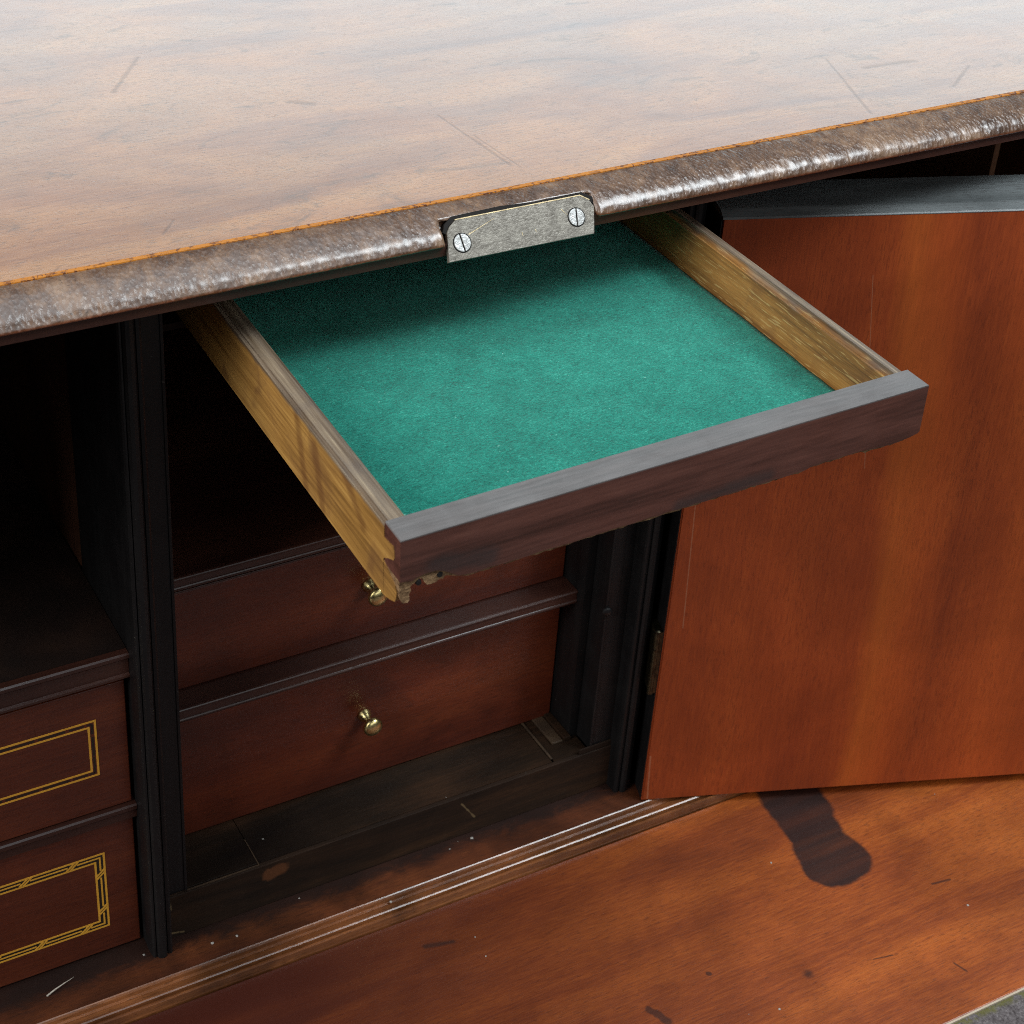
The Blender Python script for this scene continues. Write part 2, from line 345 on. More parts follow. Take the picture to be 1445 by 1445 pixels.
def mk_oak(name, inner, seed, dark):
    m = N(name)
    s = m.sep(m.coord())
    br = m.noise(grain(m, 'y', 110, 6, seed), 1, 4, .6, .5)
    fi = m.noise(grain(m, 'y', 700, 30, seed + 2), 1, 3, .6, .2)
    fl = m.noise(grain(m, 'y', 1500, 130, seed + 5), 1, 1, .4, .0)
    bl = m.noise(m.coord(), 34, 3, .6, .7)
    c = m.ramp(m.math('ADD', m.math('MULTIPLY', br, .6), m.math('MULTIPLY', fi, .4)), [(.34, (.17, .082, .020)), (.48, (.33, .170, .042)), (.60, (.45, .250, .066)), (.75, (.54, .32, .10))] if not dark else
               [(.34, (.12, .054, .015)), (.48, (.24, .112, .028)), (.60, (.34, .165, .042)), (.75, (.43, .23, .070))])
    c = m.mix(m.math('MULTIPLY', m.rng(bl, .50, .68), .55), c, (.13, .055, .018))
    if inner: c = m.mix(m.rng(fl, .60, .70, 0, .42), c, (.58, .42, .17))
    else:
        shadow_stripes = m.mx(*[m.seg(a, b, .0042, .2, m.flat('yz'), .003, 120) for a, b in [((0, .078, -.002), (0, .071, -.028)), ((0, .063, -.006), (0, .057, -.028)), ((0, .040, -.001), (0, .026, -.012))]])  # shadow stripes across the outer side, painted into the colour
        c = m.mix(m.math('MULTIPLY', shadow_stripes, .55), c, (.12, .045, .014))
    edge = m.math('MULTIPLY', m.rng(m.math('ADD', s[2], m.math('MULTIPLY', m.math('SUBTRACT', bl, .5), .004)), -.0032, -.0009), .85)
    wt = m.ramp(m.noise(grain(m, 'y', 420, 14, seed + 8), 1, 4, .65), [(.35, (.050, .042, .036)), (.52, (.125, .105, .086)), (.62, (.20, .165, .125)), (.74, (.40, .34, .24))])
    c = m.mix(edge, c, wt)                                                                     # weathered, dirty top edge
    return m.done(c, m.rng(bl, .3, .7, .42, .58), .5, m.bump(m.math('ADD', fi, fl), .3, .0005), .08, .3)
OAK_L = mk_oak('oak_outer', False, 1.0, False)
OAK_R = mk_oak('oak_inner', True, 5.0, True)
def mk_front():
    m = N('drawer_front_wood')
    s = m.sep(m.coord())
    br = m.noise(grain(m, 'x', 110, 9, 2), 1, 4, .6, .5); fi = m.noise(grain(m, 'x', 800, 60, 5), 1, 3, .6)
    bl = m.noise(m.coord(), 42, 4, .6, .7)
    c = m.ramp(m.math('ADD', m.math('MULTIPLY', br, .6), m.math('MULTIPLY', fi, .4)), [(.34, (.046, .017, .012)), (.5, (.090, .033, .024)), (.62, (.125, .047, .034)), (.75, (.18, .080, .056))])
    smut = m.mx(m.seg((.012, 0, -.013), (.030, 0, -.016), .006, .1, m.flat('xz'), .005), m.seg((.10, 0, -.019), (.135, 0, -.018), .004, .1, m.flat('xz'), .004))
    c = m.mix(m.math('MULTIPLY', smut, .6), c, (.030, .026, .026))
    c = m.mix(m.math('MULTIPLY', m.rng(s[2], -.0007, -.0002), .8), c, m.mix(m.math('ADD', m.math('MULTIPLY', fi, .6), m.math('MULTIPLY', bl, .4)), (.055, .055, .053), (.215, .222, .222)))
    return m.done(c, m.rng(bl, .3, .7, .34, .48), .5, m.bump(m.math('ADD', br, fi), .15, .0004), .15, .35)
FRONT = mk_front()
def mk_core():
    m = N('broken_wood')
    n1 = m.noise(grain(m, 'x', 500, 90, 2), 1, 4, .7, .8); n2 = m.noise(m.coord(), 420, 4, .65, .5)
    c = m.ramp(m.math('ADD', m.math('MULTIPLY', n1, .5), m.math('MULTIPLY', n2, .5)), [(.36, (.05, .025, .012)), (.5, (.22, .13, .065)), (.62, (.36, .23, .12)), (.75, (.50, .36, .22))])
    return m.done(c, .8, .2, m.bump(n2, .9, .0012))
CORE = mk_core()
def mk_leather():
    m = N('worn_leather')
    n1 = m.noise(m.coord(), 900, 4, .65, .3); n2 = m.noise(m.coord(), 160, 4, .6, .3)
    c = m.ramp(m.math('ADD', m.math('MULTIPLY', n1, .65), m.math('MULTIPLY', n2, .35)), [(.36, (.035, .028, .028)), (.52, (.10, .087, .088)), (.68, (.19, .17, .17))])
    y = m.sep(m.coord())[1]
    e = m.math('MULTIPLY', m.rng(m.math('ADD', y, m.math('MULTIPLY', m.math('SUBTRACT', n2, .5), .003)), -.1868, -.1838), m.rng(m.noise(m.coord(), 260, 3), .38, .55))
    c = m.mix(m.math('MULTIPLY', e, .8), c, (.10, .095, .022))
    return m.done(c, .8, .3, m.bump(n1, .6, .0006))
LEATHER = mk_leather()
def mk_ground():
    m = N('asphalt')
    n1 = m.noise(m.coord(), 180, 5, .7); n2 = m.noise(m.coord(), 1.2, 4, .6)
    c = m.mix(n2, m.ramp(n1, [(.35, (.03, .03, .031)), (.7, (.09, .088, .085))]), (.055, .054, .052))
    return m.done(c, .9, .3, m.bump(n1, .5, .004))
GROUND = mk_ground()

# ------------------------------------------------------------------ setting
BASE = -0.76
bm = bmesh.new(); bmesh.ops.create_grid(bm, x_segments=8, y_segments=8, size=400)
g = obj('ground', bm, GROUND, loc=(0, 0, BASE)); g['kind'] = 'structure'

# ------------------------------------------------------------------ the bureau
ORG = (0, 0, BASE)
bureau = empty('writing_bureau', ORG, 'old mahogany writing bureau standing open with its fall let down and cupboard door swung out', 'bureau')
def part(name, bm, mat, parent=None, smooth=False, label=None):
    return obj(name, bm, mat, parent or bureau, (0, 0, 0), smooth, (0, 0, -BASE) if not parent else None, label)
XL, XR = -.335, .585
ZT, ZU = .3725, .3523
# top board: fine sheet so that it is not dead flat
bm = B(XL - .01, XR + .01, -.0304, .40, ZU, ZT - .0002)
part('top_board', bm, TOP)
# lumpy front edge band, real relief
def band():
    bm = bmesh.new()
    prof = [(-.0306, .37235), (-.0320, .3722), (-.0340, .3717), (-.0360, .3711), (-.0380, .3704), (-.0400, .3696), (-.0418, .3687), (-.0434, .3677), (-.0448, .3666), (-.0459, .3654), (-.0466, .3643), (-.0470, .3634), (-.0469, .3628), (-.0455, .3626)]
    nx = 980; rows = []
    for i in range(nx + 1):
        x = XL - .01 + (XR - XL + .02) * i / nx; row = []
        for j, (y, z) in enumerate(prof):
            a = 1.0 if 0 < j < len(prof) - 2 else .15
            n1 = mnoise.noise(Vector((x * 300, y * 330, z * 190))); n2 = mnoise.noise(Vector((x * 90 + 5, z * 90, 3))); n3 = mnoise.noise(Vector((x * 22, 1.5, z * 10)))
            n4 = mnoise.noise(Vector((x * 620, z * 480, 9)))
            a *= .45 + 1.1 * max(0, min(1, .5 + mnoise.noise(Vector((x * 38, z * 60, 21)))))
            d = (.00018 * n1 + .00012 * n2 + .00028 * n3 + .00016 * n4) * a
            if j >= len(prof) - 3: d += (.0003 * mnoise.noise(Vector((x * 130, 7, 2))))
            yo = .0060 if (.0990 < x < .1632 and j >= 6) else 0                              # pocket cut for the lock plate
            row.append(bm.verts.new((x, y - d * .7 + yo, z + d * .7)))
        rows.append(row)
    for a, b in zip(rows, rows[1:]):
        for j in range(len(prof) - 1): bm.faces.new((a[j], b[j], b[j + 1], a[j + 1]))
    for r in (rows[0], rows[-1]): pass
    return bm
part('edge_band', band(), BAND, smooth=True)
# string inlay just behind the band
bm = bmesh.new(); nx = 240; rows = []
for i in range(nx + 1):
    x = XL - .01 + (XR - XL + .02) * i / nx
    j1 = .00016 * mnoise.noise(Vector((x * 160, 0, 0))); j2 = .00016 * mnoise.noise(Vector((x * 190, 5, 0)))
    rows.append([bm.verts.new((x, -.0311 + j1, .37215)), bm.verts.new((x, -.0310 + j1, .37262)), bm.verts.new((x, -.0288 + j2, .37262)), bm.verts.new((x, -.0287 + j2, .37215))])
for a, b in zip(rows, rows[1:]):
    for j in range(3): bm.faces.new((a[j], b[j], b[j + 1], a[j + 1]))
part('inlay_string', bm, INLAY)
bm = bmesh.new(); prism(bm, [(-.0306, .3630), (-.0455, .3630), (-.0456, .3587), (-.0445, .3582), (-.0306, .3524)], 'x', XL, XR); part('top_rail', bm, RAIL)

# lock plate with two slotted screws, let into the band
lp = obj('lock_plate', prism(bmesh.new(), [(.0988, 0), (.1600, -.0002), (.1627, .0098), (.1612, .0125), (.1576, .0147), (.1052, .0146), (.1024, .0127), (.1007, .0106)], 'y', 0, .0018, .00022), PLATE, bureau)
lp.location = (0, -.0495, .3578 - BASE); lp.rotation_euler = (math.radians(-35), 0, 0)
for (sx, sz, rot) in ((.1057, .0061, .10), (.1541, .0071, -.16)):
    bm = bmesh.new(); n = 26; r = .0033; c, s_ = math.cos(rot), math.sin(rot)
    for side in (-1, 1):
        pts = []
        for k in range(n + 1):
            t = -math.pi / 2 + math.pi * k / n
            pts.append((max(r * math.cos(t), .00026) * side, r * math.sin(t)))
        prism(bm, [(sx + x * c - z * s_, sz + x * s_ + z * c) for x, z in pts], 'y', .0004, -.00042, .00016)
    lathe(bm, [(0, .0031), (.0004, .0031)], (sx, .0004, sz), (0, -1, 0), 24)
    obj('screw', bm, SCREWM, lp)
    obj('screw_hole', lathe(bmesh.new(), [(0, .0037), (.00008, .0037)], (sx, 0, sz), (0, -1, 0), 24), RECESS, lp)
bm = bmesh.new()
prism(bm, [(.1004, .0102), (.1020, .0127), (.1048, .0145), (.1579, .0146), (.1616, .0124), (.1634, .0098), (.1646, .0101), (.1632, .0135), (.1590, .0160), (.1374, .0158), (.1244, .0166), (.1044, .0162), (.1010, .0139), (.0994, .0111)], 'y', .0040, .0006)
obj('recess_gap', bm, RECESS, lp)
bm = bmesh.new()
prism(bm, [(.1052, .01455), (.1576, .01465), (.1612, .0124), (.16135, .0127), (.1577, .01505), (.1051, .01495)], 'y', .0015, -.00008); obj('worn_rim', bm, PLEDGE, lp)
bm = bmesh.new()
for (a, b, wd) in (((.1090, .0086), (.1208, .0126), .00016), ((.1486, .0110), (.1513, .0078), .0001), ((.1304, .0056), (.1305, .0042), .00013), ((.1361, .0056), (.1362, .0046), .00013)):
    d = Vector((b[0] - a[0], b[1] - a[1])).normalized(); nrm = Vector((-d.y, d.x)) * wd
    prism(bm, [(a[0] + nrm.x, a[1] + nrm.y), (a[0] - nrm.x, a[1] - nrm.y), (b[0] - nrm.x * .3, b[1] - nrm.y * .3), (b[0] + nrm.x * .3, b[1] + nrm.y * .3)], 'y', .0001, -.00005)
obj('scratch', bm, PLEDGE, lp)['kind'] = 'stuff'

# carcass
part('side_panel', B(XL, XL + .018, -.0118, .39, -.02, ZU), CASE); part('side_panel', B(XR - .018, XR, -.0118, .39, -.02, ZU), CASE)
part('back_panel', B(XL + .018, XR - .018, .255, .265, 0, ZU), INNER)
part('ledge_board', B(XL + .018, XR - .018, -.0117, .255, -.02, 0), LEDGE)
lip = [(-.0117, -.0005), (-.0118, .0003), (-.0121, .0005), (-.0126, .0002), (-.0131, -.0006), (-.0136, -.0022), (-.0148, -.0026), (-.0160, -.0016), (-.0180, -.0013), (-.0189, -.0008), (-.0192, .0000), (-.0197, .0004), (-.0203, .0004), (-.0209, .0000),
       (-.0212, -.0016), (-.0217, -.0026), (-.0224, -.0022), (-.0227, -.0006), (-.0230, .0001), (-.0234, .0001), (-.0238, -.0006), (-.0240, -.0040), (-.0242, -.0049), (-.0242, -.015), (-.0117, -.015)]
bm = bmesh.new(); prism(bm, lip, 'x', XL, XR); part('ledge_moulding', bm, LIP)
part('lower_case', B(XL, XR, -.0235, .39, BASE + .10, -.0202), CASE)
for x0 in (XL, XR - .06):
    for y0 in (-.0235, .33): part('bracket_foot', B(x0, x0 + .06, y0, y0 + .06, BASE, BASE + .0998, .004), CASE)
for x0 in (XL + .01, XR - .035): part('loper', B(x0, x0 + .025, -.30, -.0237, -.075, -.0275), CASE)

# fall front, let down
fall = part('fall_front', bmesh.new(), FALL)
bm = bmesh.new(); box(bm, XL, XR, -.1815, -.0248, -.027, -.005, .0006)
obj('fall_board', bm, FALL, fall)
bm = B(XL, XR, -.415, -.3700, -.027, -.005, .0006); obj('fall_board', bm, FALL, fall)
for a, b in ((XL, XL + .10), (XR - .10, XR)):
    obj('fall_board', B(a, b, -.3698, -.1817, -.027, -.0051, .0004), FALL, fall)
obj('leather_inset', B(XL + .1002, XR - .1002, -.3697, -.1826, -.027, -.0058), LEATHER, fall)
obj('edge_string', B(XL + .1002, XR - .1002, -.1825, -.1816, -.020, -.00485), CREAM, fall)

# pilasters
def pil(x0, mirror=False):
    pr = [(0, .0088), (0, .0034), (.0004, .0014), (.0010, .0004), (.0017, .0003), (.00195, .0013), (.0022, .0004), (.0030, -.0010), (.0045, -.0015), (.0060, -.0012), (.0068, -.0003), (.0071, .0012), (.0074, .0001), (.0086, -.0002), (.0095, .0003), (.0098, .0012), (.0098, .0088)]
    pts = [(x0 + (.0098 - a if mirror else a), b) for a, b in pr]
    if mirror: pts = pts[::-1]
    bm = bmesh.new(); prism(bm, pts, 'z', .00005, ZU - .0001); return bm
part('pilaster', pil(-.0098), EBONY); part('pilaster', pil(.2425, True), EBONY)
# partitions: ebonised near the front, plain wood behind
for xa, xb in ((-.0096, -.0006), (.2375, .2515)):
    part('partition', B(xa, xb, .0090, .070, .0001, ZU - .0002), EBONY)
    part('partition_panel', B(xa + .0008, xb - .0008, .0701, .2549, .0001, ZU - .0002), INNER2)
# right wall of the cupboard, in front of which the drawers end
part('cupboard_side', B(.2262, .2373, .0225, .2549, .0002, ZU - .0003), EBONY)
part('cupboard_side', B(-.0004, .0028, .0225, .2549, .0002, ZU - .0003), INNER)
# door stops
def stop(x0, x1, bead):
    bm = B(x0, x1, .0092, .0220, .0268, ZU - .0003, .0003)
    xb = x0 if bead else x1
    box(bm, xb - .0007, xb + .0007, .0086, .0098, .0268, ZU - .0003, .0003); return bm
part('door_stop', stop(-.0004, .0104, False), EBONY); part('door_stop', stop(.2305, .2420, True), EBONY)
bm = bmesh.new(); lathe(bm, [(0, .0026), (.0006, .0025), (.0011, .0017), (.0014, .0004)], (.2306, .0085, .1165), (-.35, -1, 0), 18)
part('screw_plug', bm, EBONY)
# threshold and cupboard floor
part('threshold', B(.0002, .2520, .0075, .0099, .0001, .0266, .0004), RISER)
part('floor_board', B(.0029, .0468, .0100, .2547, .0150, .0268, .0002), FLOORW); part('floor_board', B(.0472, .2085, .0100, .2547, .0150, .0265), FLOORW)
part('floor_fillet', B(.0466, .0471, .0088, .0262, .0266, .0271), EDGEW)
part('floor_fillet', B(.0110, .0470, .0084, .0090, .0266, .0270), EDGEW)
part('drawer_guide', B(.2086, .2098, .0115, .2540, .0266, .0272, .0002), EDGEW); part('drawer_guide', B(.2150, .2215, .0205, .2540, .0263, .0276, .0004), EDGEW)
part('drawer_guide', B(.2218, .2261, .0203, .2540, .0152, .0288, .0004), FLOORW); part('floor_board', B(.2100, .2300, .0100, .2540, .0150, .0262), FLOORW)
bm = B(.2235, .2515, .0080, .0090, .0268, .0300, .0003); part('pilaster_base', bm, RISER)
# shelves of the cupboard
def shelf(z0, z1, x0=.0031, x1=.2260):
    t = z1 - z0
    pts = [(.2545, z1), (.0292, z1), (.0285, z1 - .0001), (.0279, z1 - .0004), (.0276, z1 - .0008), (.0275, z1 - .0013), (.0277, z1 - .0017), (.0281, z1 - .0020), (.0281, z0 + .0022), (.0278, z0 + .0020), (.0275, z0 + .0015), (.0274, z0 + .0010), (.0276, z0 + .0004), (.0282, z0), (.2545, z0)]
    bm = bmesh.new(); prism(bm, pts, 'x', x0, x1); return bm
part('shelf', shelf(.1096, .1173), RAIL); part('shelf', shelf(.1828, .1897), RAIL)
part('dust_board', B(.0031, .2260, .045, .2540, .2990, .3020), INNER)
# left compartment
def lshelf(z0, z1, y0):
    pts = [(.25, z1), (y0 + .0008, z1), (y0, z1 - .0006), (y0, z1 - .0022), (y0 + .0016, z1 - .0040), (y0 + .0018, z0 + .0020), (y0 + .0006, z0 + .0014), (y0 + .0006, z0 + .0003), (.0030 + y0, z0), (.25, z0)]
    bm = bmesh.new(); prism(bm, pts, 'x', XL + .0182, -.0098); return bm
part('shelf', lshelf(.1605, .1736, .0085), RAIL); part('shelf_board', B(XL + .0183, -.0099, .0125, .2540, .1737, .1741), INNER)
bm = bmesh.new(); prism(bm, [(.25, .0876), (.0112, .0876), (.0104, .0870), (.0104, .0850), (.0116, .0835), (.0116, .0795), (.25, .0795)], 'x', XL + .0182, -.0098); part('drawer_rail', bm, RAIL)
part('pigeonhole_divider', B(-.168, -.163, .03, .2549, .1738, ZU - .0003), INNER2)
# right compartment: divider seen above the open door
part('pigeonhole_divider', B(.4462, .4496, .030, .2549, .1738, ZU - .0003), DIVW)
part('shelf', B(.2517, XR - .0182, .030, .2548, .1655, .1736, .0006), RAIL)

# cupboard door, swung open to the right
th = -.34243
D = obj('cupboard_door', bmesh.new(), DOOR, bureau)
D.location = (.25179, -.01097, -BASE + .0009); D.rotation_euler = (0, 0, th)
def door_bm():
    bm = bmesh.new(); w_, h_, t_, c_ = .236, .3290, .0304, .0058
    b = bmesh.new(); bmesh.ops.create_cube(b, size=1)
    for v in b.verts: v.co = Vector((w_ / 2 + v.co.x * w_, t_ / 2 + v.co.y * t_, h_ / 2 + v.co.z * h_))
    join(bm, b); return bm
def door_prism():
    # section in (y, z): front face at y = 0, sloping bevel at the top front edge
    h_, t_ = .3290, .0304
    pts = [(0, .0004), (.0004, 0), (t_ - .0004, 0), (t_, .0004), (t_, h_ - .0006), (0, h_ - .0006)]
    bm = bmesh.new(); prism(bm, pts, 'x', 0, .236)
    bmesh.ops.bevel(bm, geom=[e for e in bm.edges if all(abs(v.co.x) < 1e-6 for v in e.verts) and abs((e.verts[0].co - e.verts[1].co).z) > .1], offset=.0008, segments=2, affect='EDGES')
    return bm
obj('door_panel', door_prism(), DOOR, D)
bm = bmesh.new(); prism(bm, [(-.0001, .3285), (-.0001, .3288), (.0004, .3293), (.0046, .3310), (.0054, .3312), (.0298, .3320), (.0305, .3316), (.0305, .3285)], 'x', -.0002, .2361)
obj('hinge_edge_shade', B(-.0005, -.0001, .0010, .0302, .0006, .3284), EBONY, D)  # thin black strip painting deep shade over the door's end face
obj('top_edge', bm, DUSTY, D)
for z in (.070,):
    bm = bmesh.new(); lathe(bm, [(-.020, .0008), (-.0195, .0016), (.0195, .0016), (.020, .0008)], (-.0030, .0020, z + .02), (0, 0, 1), 16)
    box(bm, -.0034, -.0004, .0010, .018, z + .001, z + .039)
    obj('hinge', bm, HINGEM, D)

# ------------------------------------------------------------------ closed drawers in the cupboard
def knob(parent, x, y, z):
    bm = bmesh.new()
    lathe(bm, [(0, .0034), (.0006, .0036), (.0013, .0034), (.0030, .0025), (.0048, .0015), (.0058, .0014), (.0066, .0021), (.0074, .0037), (.0086, .0048), (.0098, .0051), (.0110, .0047), (.0119, .0035), (.0125, .0016)], (x, y, z), (0, -1, 0), 32)
    return obj('knob', bm, BRASS, parent, smooth=True)
def closed_drawer(x0, x1, y0, z0, z1, mat, label, depth=.20, grp=None):
    r = empty('drawer', ((x0 + x1) / 2, y0, z0), label, 'drawer', grp)
    W = (x1 - x0) / 2; H = z1 - z0
    obj('drawer_front', B(-W, W, 0, .012, 0, H, .0005), mat, r)
    for s in (-1, 1): obj('drawer_side', B(min(s * W, s * (W - .006)), max(s * W, s * (W - .006)), .0121, depth, .001, H - .003), OAK_R, r)
    obj('drawer_back', B(-W + .0061, W - .0061, depth - .007, depth - .0002, .005, H - .006), OAK_R, r)
    obj('drawer_bottom', B(-W + .0061, W - .0061, .0121, depth - .0072, .0012, .0045), OAK_R, r)
    return r, W, H
g1 = 'plain drawers inside the cupboard'
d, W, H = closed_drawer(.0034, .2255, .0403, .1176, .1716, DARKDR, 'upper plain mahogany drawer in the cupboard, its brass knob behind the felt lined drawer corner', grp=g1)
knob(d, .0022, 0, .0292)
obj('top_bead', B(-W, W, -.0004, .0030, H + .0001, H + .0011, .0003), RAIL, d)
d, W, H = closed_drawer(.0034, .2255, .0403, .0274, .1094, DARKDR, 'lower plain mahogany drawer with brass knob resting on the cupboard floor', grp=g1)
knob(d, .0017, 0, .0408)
# ------------------------------------------------------------------ inlaid drawers on the left
def frame_strip(bm, x0, x1, z0, z1, w_, y):
    box(bm, x0, x1, y, .0005, z1 - w_, z1); box(bm, x0, x1, y, .0005, z0, z0 + w_)
    box(bm, x0, x0 + w_, y, .0005, z0 + w_, z1 - w_); box(bm, x1 - w_, x1, y, .0005, z0 + w_, z1 - w_)
g2 = 'inlaid drawers left of the cupboard'
DX0, DX1 = XL + .0195, -.0112
def inlaid(z0, z1, lab, rect, triple):
    d, W, H = closed_drawer(DX0, DX1, .0130, z0, z1, INLDR, lab, grp=g2)
    cx = (DX0 + DX1) / 2
    xa, xb = -(rect[1] - cx), rect[1] - cx; za, zb = rect[2] - z0, rect[3] - z0
    s = .00095
    bands = [(0, s, BOXW), (.0029, s, BOXW)] if not triple else [(0, s, BOXW), (.0020, s * .85, BOXW), (.0041, s, BOXW)]
    bmD = bmesh.new()
    tot = bands[-1][0]
    if not triple: frame_strip(bmD, xa + s, xb - s, za + s, zb - s, tot - s, -.00006)
    else:
        frame_strip(bmD, xa + s, xb - s, za + s, zb - s, .0020 - s, -.00006)
        frame_strip(bmD, xa + .0020 + s * .85, xb - .0020 - s * .85, za + .0020 + s * .85, zb - .0020 - s * .85, .0041 - .0020 - s * .85, -.00006)
    if not triple:
        # broken dark line between warm strings
        bmD.free(); bmD = bmesh.new(); bmW = bmesh.new()
        frame_strip(bmW, xa + s, xb - s, za + s, zb - s, tot - s, -.00003)
        obj('string_ground', bmW, INLDR, d)
        rnd = random.Random(3)
        def dash(L, put):
            t = 0
            while t < L:
                l = rnd.uniform(.004, .012); w0 = .00075 + rnd.uniform(0, .0005); put(t, min(t + l, L), w0); t += l + rnd.uniform(.0004, .0016)
        m0 = (s + tot) / 2
        dash(xb - xa - .004, lambda a, b, w0: (box(bmD, xa + .002 + a, xa + .002 + b, -.00008, .0004, zb - m0 - w0 / 2, zb - m0 + w0 / 2), box(bmD, xa + .002 + a, xa + .002 + b, -.00008, .0004, za + m0 - w0 / 2, za + m0 + w0 / 2)))
        dash(zb - za - .004, lambda a, b, w0: (box(bmD, xb - m0 - w0 / 2, xb - m0 + w0 / 2, -.00008, .0004, za + .002 + a, za + .002 + b), box(bmD, xa + m0 - w0 / 2, xa + m0 + w0 / 2, -.00008, .0004, za + .002 + a, za + .002 + b)))
    obj('dark_string', bmD, EBST, d)
    for off, w_, mt in bands:
        bm = bmesh.new(); frame_strip(bm, xa + off, xb - off, za + off, zb - off, w_, -.00012); obj('light_string', bm, mt, d)
    if triple:
        bm = bmesh.new(); bk = bmesh.new()
        def cross(bm_, cx_, cz_, ang, l=.0052, w0=.00045, yy=-.00018):
            c, s2 = math.cos(ang), math.sin(ang)
            pts = [(-l / 2, -w0), (l / 2, -w0), (l / 2, w0), (-l / 2, w0)]
            prism(bm_, [(cx_ + a * c - b * s2, cz_ + a * s2 + b * c) for a, b in pts], 'y', .0003, yy)
        x = xb - .0150
        while x > xa + .01:
            for zz, sg in ((zb - .0024, 1), (za + .0024, -1)):
                xx = x + (.004 if sg < 0 else 0)
                cross(bk, xx, zz, 0, .0042, .0012, -.00014); cross(bm, xx - .0008, zz, .75); cross(bm, xx + .0010, zz, .75)
            x -= .0212
        for zz in (za + .0115, zb - .0125):
            for xx in (xb - .0024, xa + .0024):
                cross(bk, xx, zz, math.pi / 2, .0042, .0012, -.00014); cross(bm, xx, zz - .0008, .75); cross(bm, xx, zz + .0010, .75)
        obj('twist_ground', bk, EBST, d)['kind'] = 'stuff'; obj('string_twist', bm, BOXW, d)['kind'] = 'stuff'
    knob(d, 0, 0, H / 2)
    return d
inlaid(.0881, .1566, 'inlaid drawer with a narrow double line border, under the left pigeonhole', (0, -.0247, .1087, .1399), False)
inlaid(.0012, .0789, 'inlaid drawer with a wide dark and yellow twisted border, lowest on the left', (0, -.0253, .0166, .0628), True)

# ------------------------------------------------------------------ the shallow drawer pulled out, lined with green felt
ex, ey, ez = Vector((.999, -.0193, .0393)), Vector((.0181, .9994, .03)), Vector((-.0398, -.0293, .9988))
ex.normalize(); ey = (ey - ex * ey.dot(ex)).normalized(); ez = ex.cross(ey)
MD = Matrix.Identity(4)
for i in range(3): MD[i][0] = ex[i]; MD[i][1] = ey[i]; MD[i][2] = ez[i]
MD.translation = Vector((.02254, -.16149, .33275))
fd = empty('felt_lined_drawer', None, 'shallow oak sided drawer lined with green felt pulled far out over the cupboard', 'drawer', None, MD)
DW, DL, SB, FT, ST = .19823, .262, .0287, .0107, .0073
# front: veneer with a ragged lower edge, broken away at the left corner
rnd = random.Random(11)
bot = [(.0, -.0158), (.0018, -.0160), (.0042, -.0166), (.0056, -.0158), (.0085, -.0152), (.0125, -.0153), (.0150, -.0165), (.0172, -.0180), (.0200, -.0200), (.025, -.0207)]
x = .028
while x < DW - .012:
    bot.append((x, -.0206 + rnd.uniform(-.00022, .00022) + (.0008 if .150 < x < .176 else 0))); x += rnd.uniform(.0012, .0040)
bot += [(DW - .010, -.0209), (DW - .004, -.0203), (DW - .0008, -.0196), (DW, -.0190)]
pts = bot + [(DW, -.0004), (DW - .0003, 0), (.0003, 0), (0, -.0004)]
bm = bmesh.new(); prism(bm, pts, 'y', 0, FT)
obj('drawer_front', bm, FRONT, fd)
bm = bmesh.new()
core = [(.0002, -.0150)]
x = .0008
cp = [(.0001, -.0195), (.0004, -.0228), (.0012, -.0247), (.0030, -.0252), (.0037, -.0243), (.0034, -.0222), (.0041, -.0208), (.0038, -.0190), (.0052, -.0182), (.0066, -.0170), (.0078, -.0171), (.0086, -.0190), (.0095, -.0203), (.0112, -.0206), (.0128, -.0203), (.0136, -.0196), (.0150, -.0199), (.0158, -.0189), (.0200, -.0206)]
x = .0235
while x < DW - .006:
    cp.append((x, -.0216 + rnd.uniform(-.0003, .0003) + (.0008 if .150 < x < .176 else 0))); x += rnd.uniform(.0008, .0025)
cp += [(DW - .0030, -.0200), (DW - .0025, -.0150)]
prism(bm, core + cp, 'y', .0007, FT - .0006)
obj('front_core', bm, CORE, fd)
bm = bmesh.new()
for (cx_, cz_, r_) in ((.0066, -.0185, .0011), (.0138, -.0178, .0012), (.0150, -.0161, .0006)):
    lathe(bm, [(0, r_), (.0009, r_ * .8)], (cx_, .0012, cz_), (0, -1, 0), 9)
obj('chip_hole', bm, RECESS, fd)
# sides: left one shows its dovetail
side = [(DL, 0), (FT, 0), (.0108, -.0060), (.0075, -.0056), (.0044, -.0050), (.0038, -.0065), (.0036, -.0088), (.0042, -.0102), (.0075, -.0118), (.0112, -.0143), (.0110, -SB), (DL, -SB)]
bm = bmesh.new(); prism(bm, side, 'x', -.00018, ST)
b2 = bmesh.new(); rr = random.Random(2)
prism(b2, [(.0109, -.0150), (.0085, -.0166), (.0060, -.0178), (.0029, -.0192), (.0019, -.0212), (.0024, -.0240), (.0032, -.0256), (.0070, -.0274), (.0109, -.0286)], 'x', -.00018, .0031)
for v in b2.verts:
    if v.co.x > .002: v.co.x += rr.uniform(-.0009, .0007); v.co.z += rr.uniform(-.0001, .0010); v.co.y += rr.uniform(0, .0012)
join(bm, b2)
bmesh.ops.bevel(bm, geom=[e for e in bm.edges if all(abs(v.co.z) < 1e-6 for v in e.verts) and abs(e.verts[0].co.y - e.verts[1].co.y) > .1], offset=.0013, segments=3, affect='EDGES')
obj('drawer_side', bm, OAK_L, fd)
bm = bmesh.new(); prism(bm, [(DL, -.0006), (FT + .0001, -.0006), (FT + .0001, -SB), (DL, -SB)], 'x', DW - ST, DW)
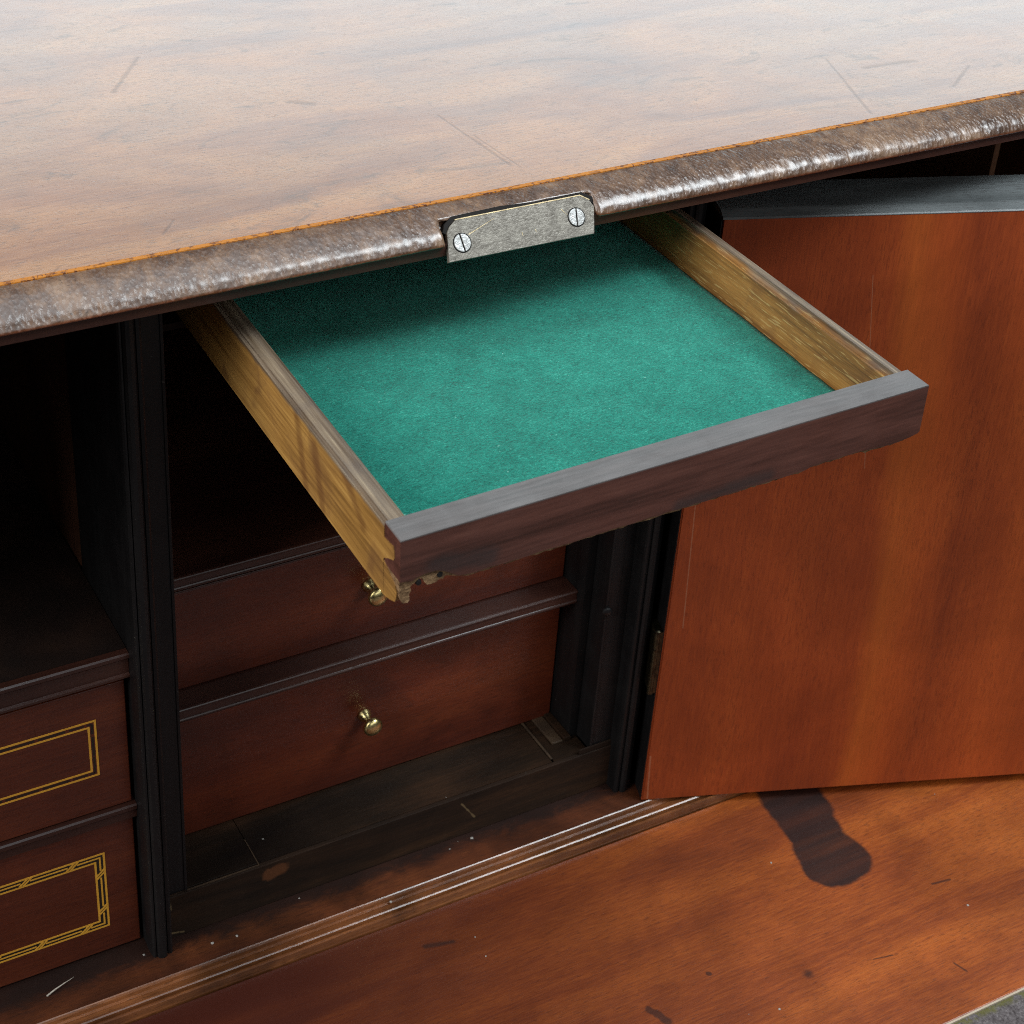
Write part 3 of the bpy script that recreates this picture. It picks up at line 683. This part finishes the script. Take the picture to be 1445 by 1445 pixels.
bmesh.ops.bevel(bm, geom=[e for e in bm.edges if all(abs(v.co.z + .0006) < 1e-6 for v in e.verts) and abs(e.verts[0].co.y - e.verts[1].co.y) > .1], offset=.0022, segments=3, affect='EDGES')
obj('drawer_side', bm, OAK_R, fd)
obj('drawer_back', B(ST + .0001, DW - ST - .0001, DL - .007, DL - .0002, -SB + .002, -.002), OAK_R, fd)
obj('drawer_bottom', B(ST + .0001, DW - ST - .0001, FT + .0002, DL - .0071, -.0245, -.0221), OAK_R, fd)
bm = bmesh.new(); nx, ny = 90, 110; vs = []
for i in range(nx + 1):
    col_ = []
    for j in range(ny + 1):
        u, v = i / nx, j / ny
        a = ST + .0006 + (DW - 2 * ST - .0012) * u; b_ = FT + .0003 + (DL - .0075 - FT) * v
        if i in (0, nx): a += .0005 * mnoise.noise(Vector((b_ * 90, i, 0)))
        h = .00030 * mnoise.noise(Vector((a * 45, b_ * 45, 0))) + .00012 * mnoise.noise(Vector((a * 260, b_ * 260, 4)))
        col_.append(bm.verts.new((a, b_, -.0209 + h)))
    vs.append(col_)
for i in range(nx):
    for j in range(ny): bm.faces.new((vs[i][j], vs[i + 1][j], vs[i + 1][j + 1], vs[i][j + 1]))
ext = bmesh.ops.extrude_face_region(bm, geom=list(bm.faces))
for v in ext['geom']:
    if isinstance(v, bmesh.types.BMVert): v.co.z = -.0220
obj('felt_lining', bm, FELT, fd, smooth=True)

# ------------------------------------------------------------------ small loose bits
bm = bmesh.new()
pts = [Vector((-.0602, .0001, .0008)), Vector((-.0560, .0016, .0013)), Vector((-.0510, .0031, .0015)), Vector((-.0462, .0047, .0012))]
for (p, q), (r0, r1) in zip(zip(pts, pts[1:]), ((.00042, .00036), (.00036, .00022), (.00022, .00006))):
    lathe(bm, [(0, r0), ((q - p).length, r1)], p, q - p, 7)
o = obj('wood_splinter', bm, STRAW); o['label'] = 'thin pale splinter lying on the ledge below the lowest inlaid drawer'; o['category'] = 'splinter'
bm = bmesh.new(); rnd = random.Random(5)
fixed = [(.160, .0035, .0, .0009), (.105, -.0150, -.0012, .0008), (.2900, -.0700, -.005, .0006), (.3600, -.1330, -.005, .0006), (.238, -.143, -.005, .0006), (.1330, -.0480, -.005, .0004), (.1320, -.0600, -.005, .0004), (.018, -.003, 0, .0009), (.030, -.0040, 0, .0007), (-.013, .004, 0, .0006)]
for k in range(8):
    if k % 3 == 0: fixed.append((rnd.uniform(.0, .235), rnd.uniform(-.010, .006), 0, rnd.uniform(.0002, .0005)))
    elif k % 3 == 1: fixed.append((rnd.uniform(.05, .42), rnd.uniform(-.175, -.03), -.005, rnd.uniform(.00012, .00032)))
    else: fixed.append((rnd.uniform(.05, .22), rnd.uniform(.010, .038), .0268, rnd.uniform(.0002, .0005)))
for x, y, z, r in fixed:
    b = bmesh.new(); bmesh.ops.create_icosphere(b, subdivisions=1, radius=r)
    for v in b.verts: v.co = Vector((x + v.co.x * rnd.uniform(.7, 1.3), y + v.co.y * rnd.uniform(.7, 1.3), z + r * .3 + v.co.z * .6))
    join(bm, b)
o = obj('dust_specks', bm, DUST); o['kind'] = 'stuff'; o['label'] = 'pale dust specks scattered on the ledge and the fall'; o['category'] = 'dust'
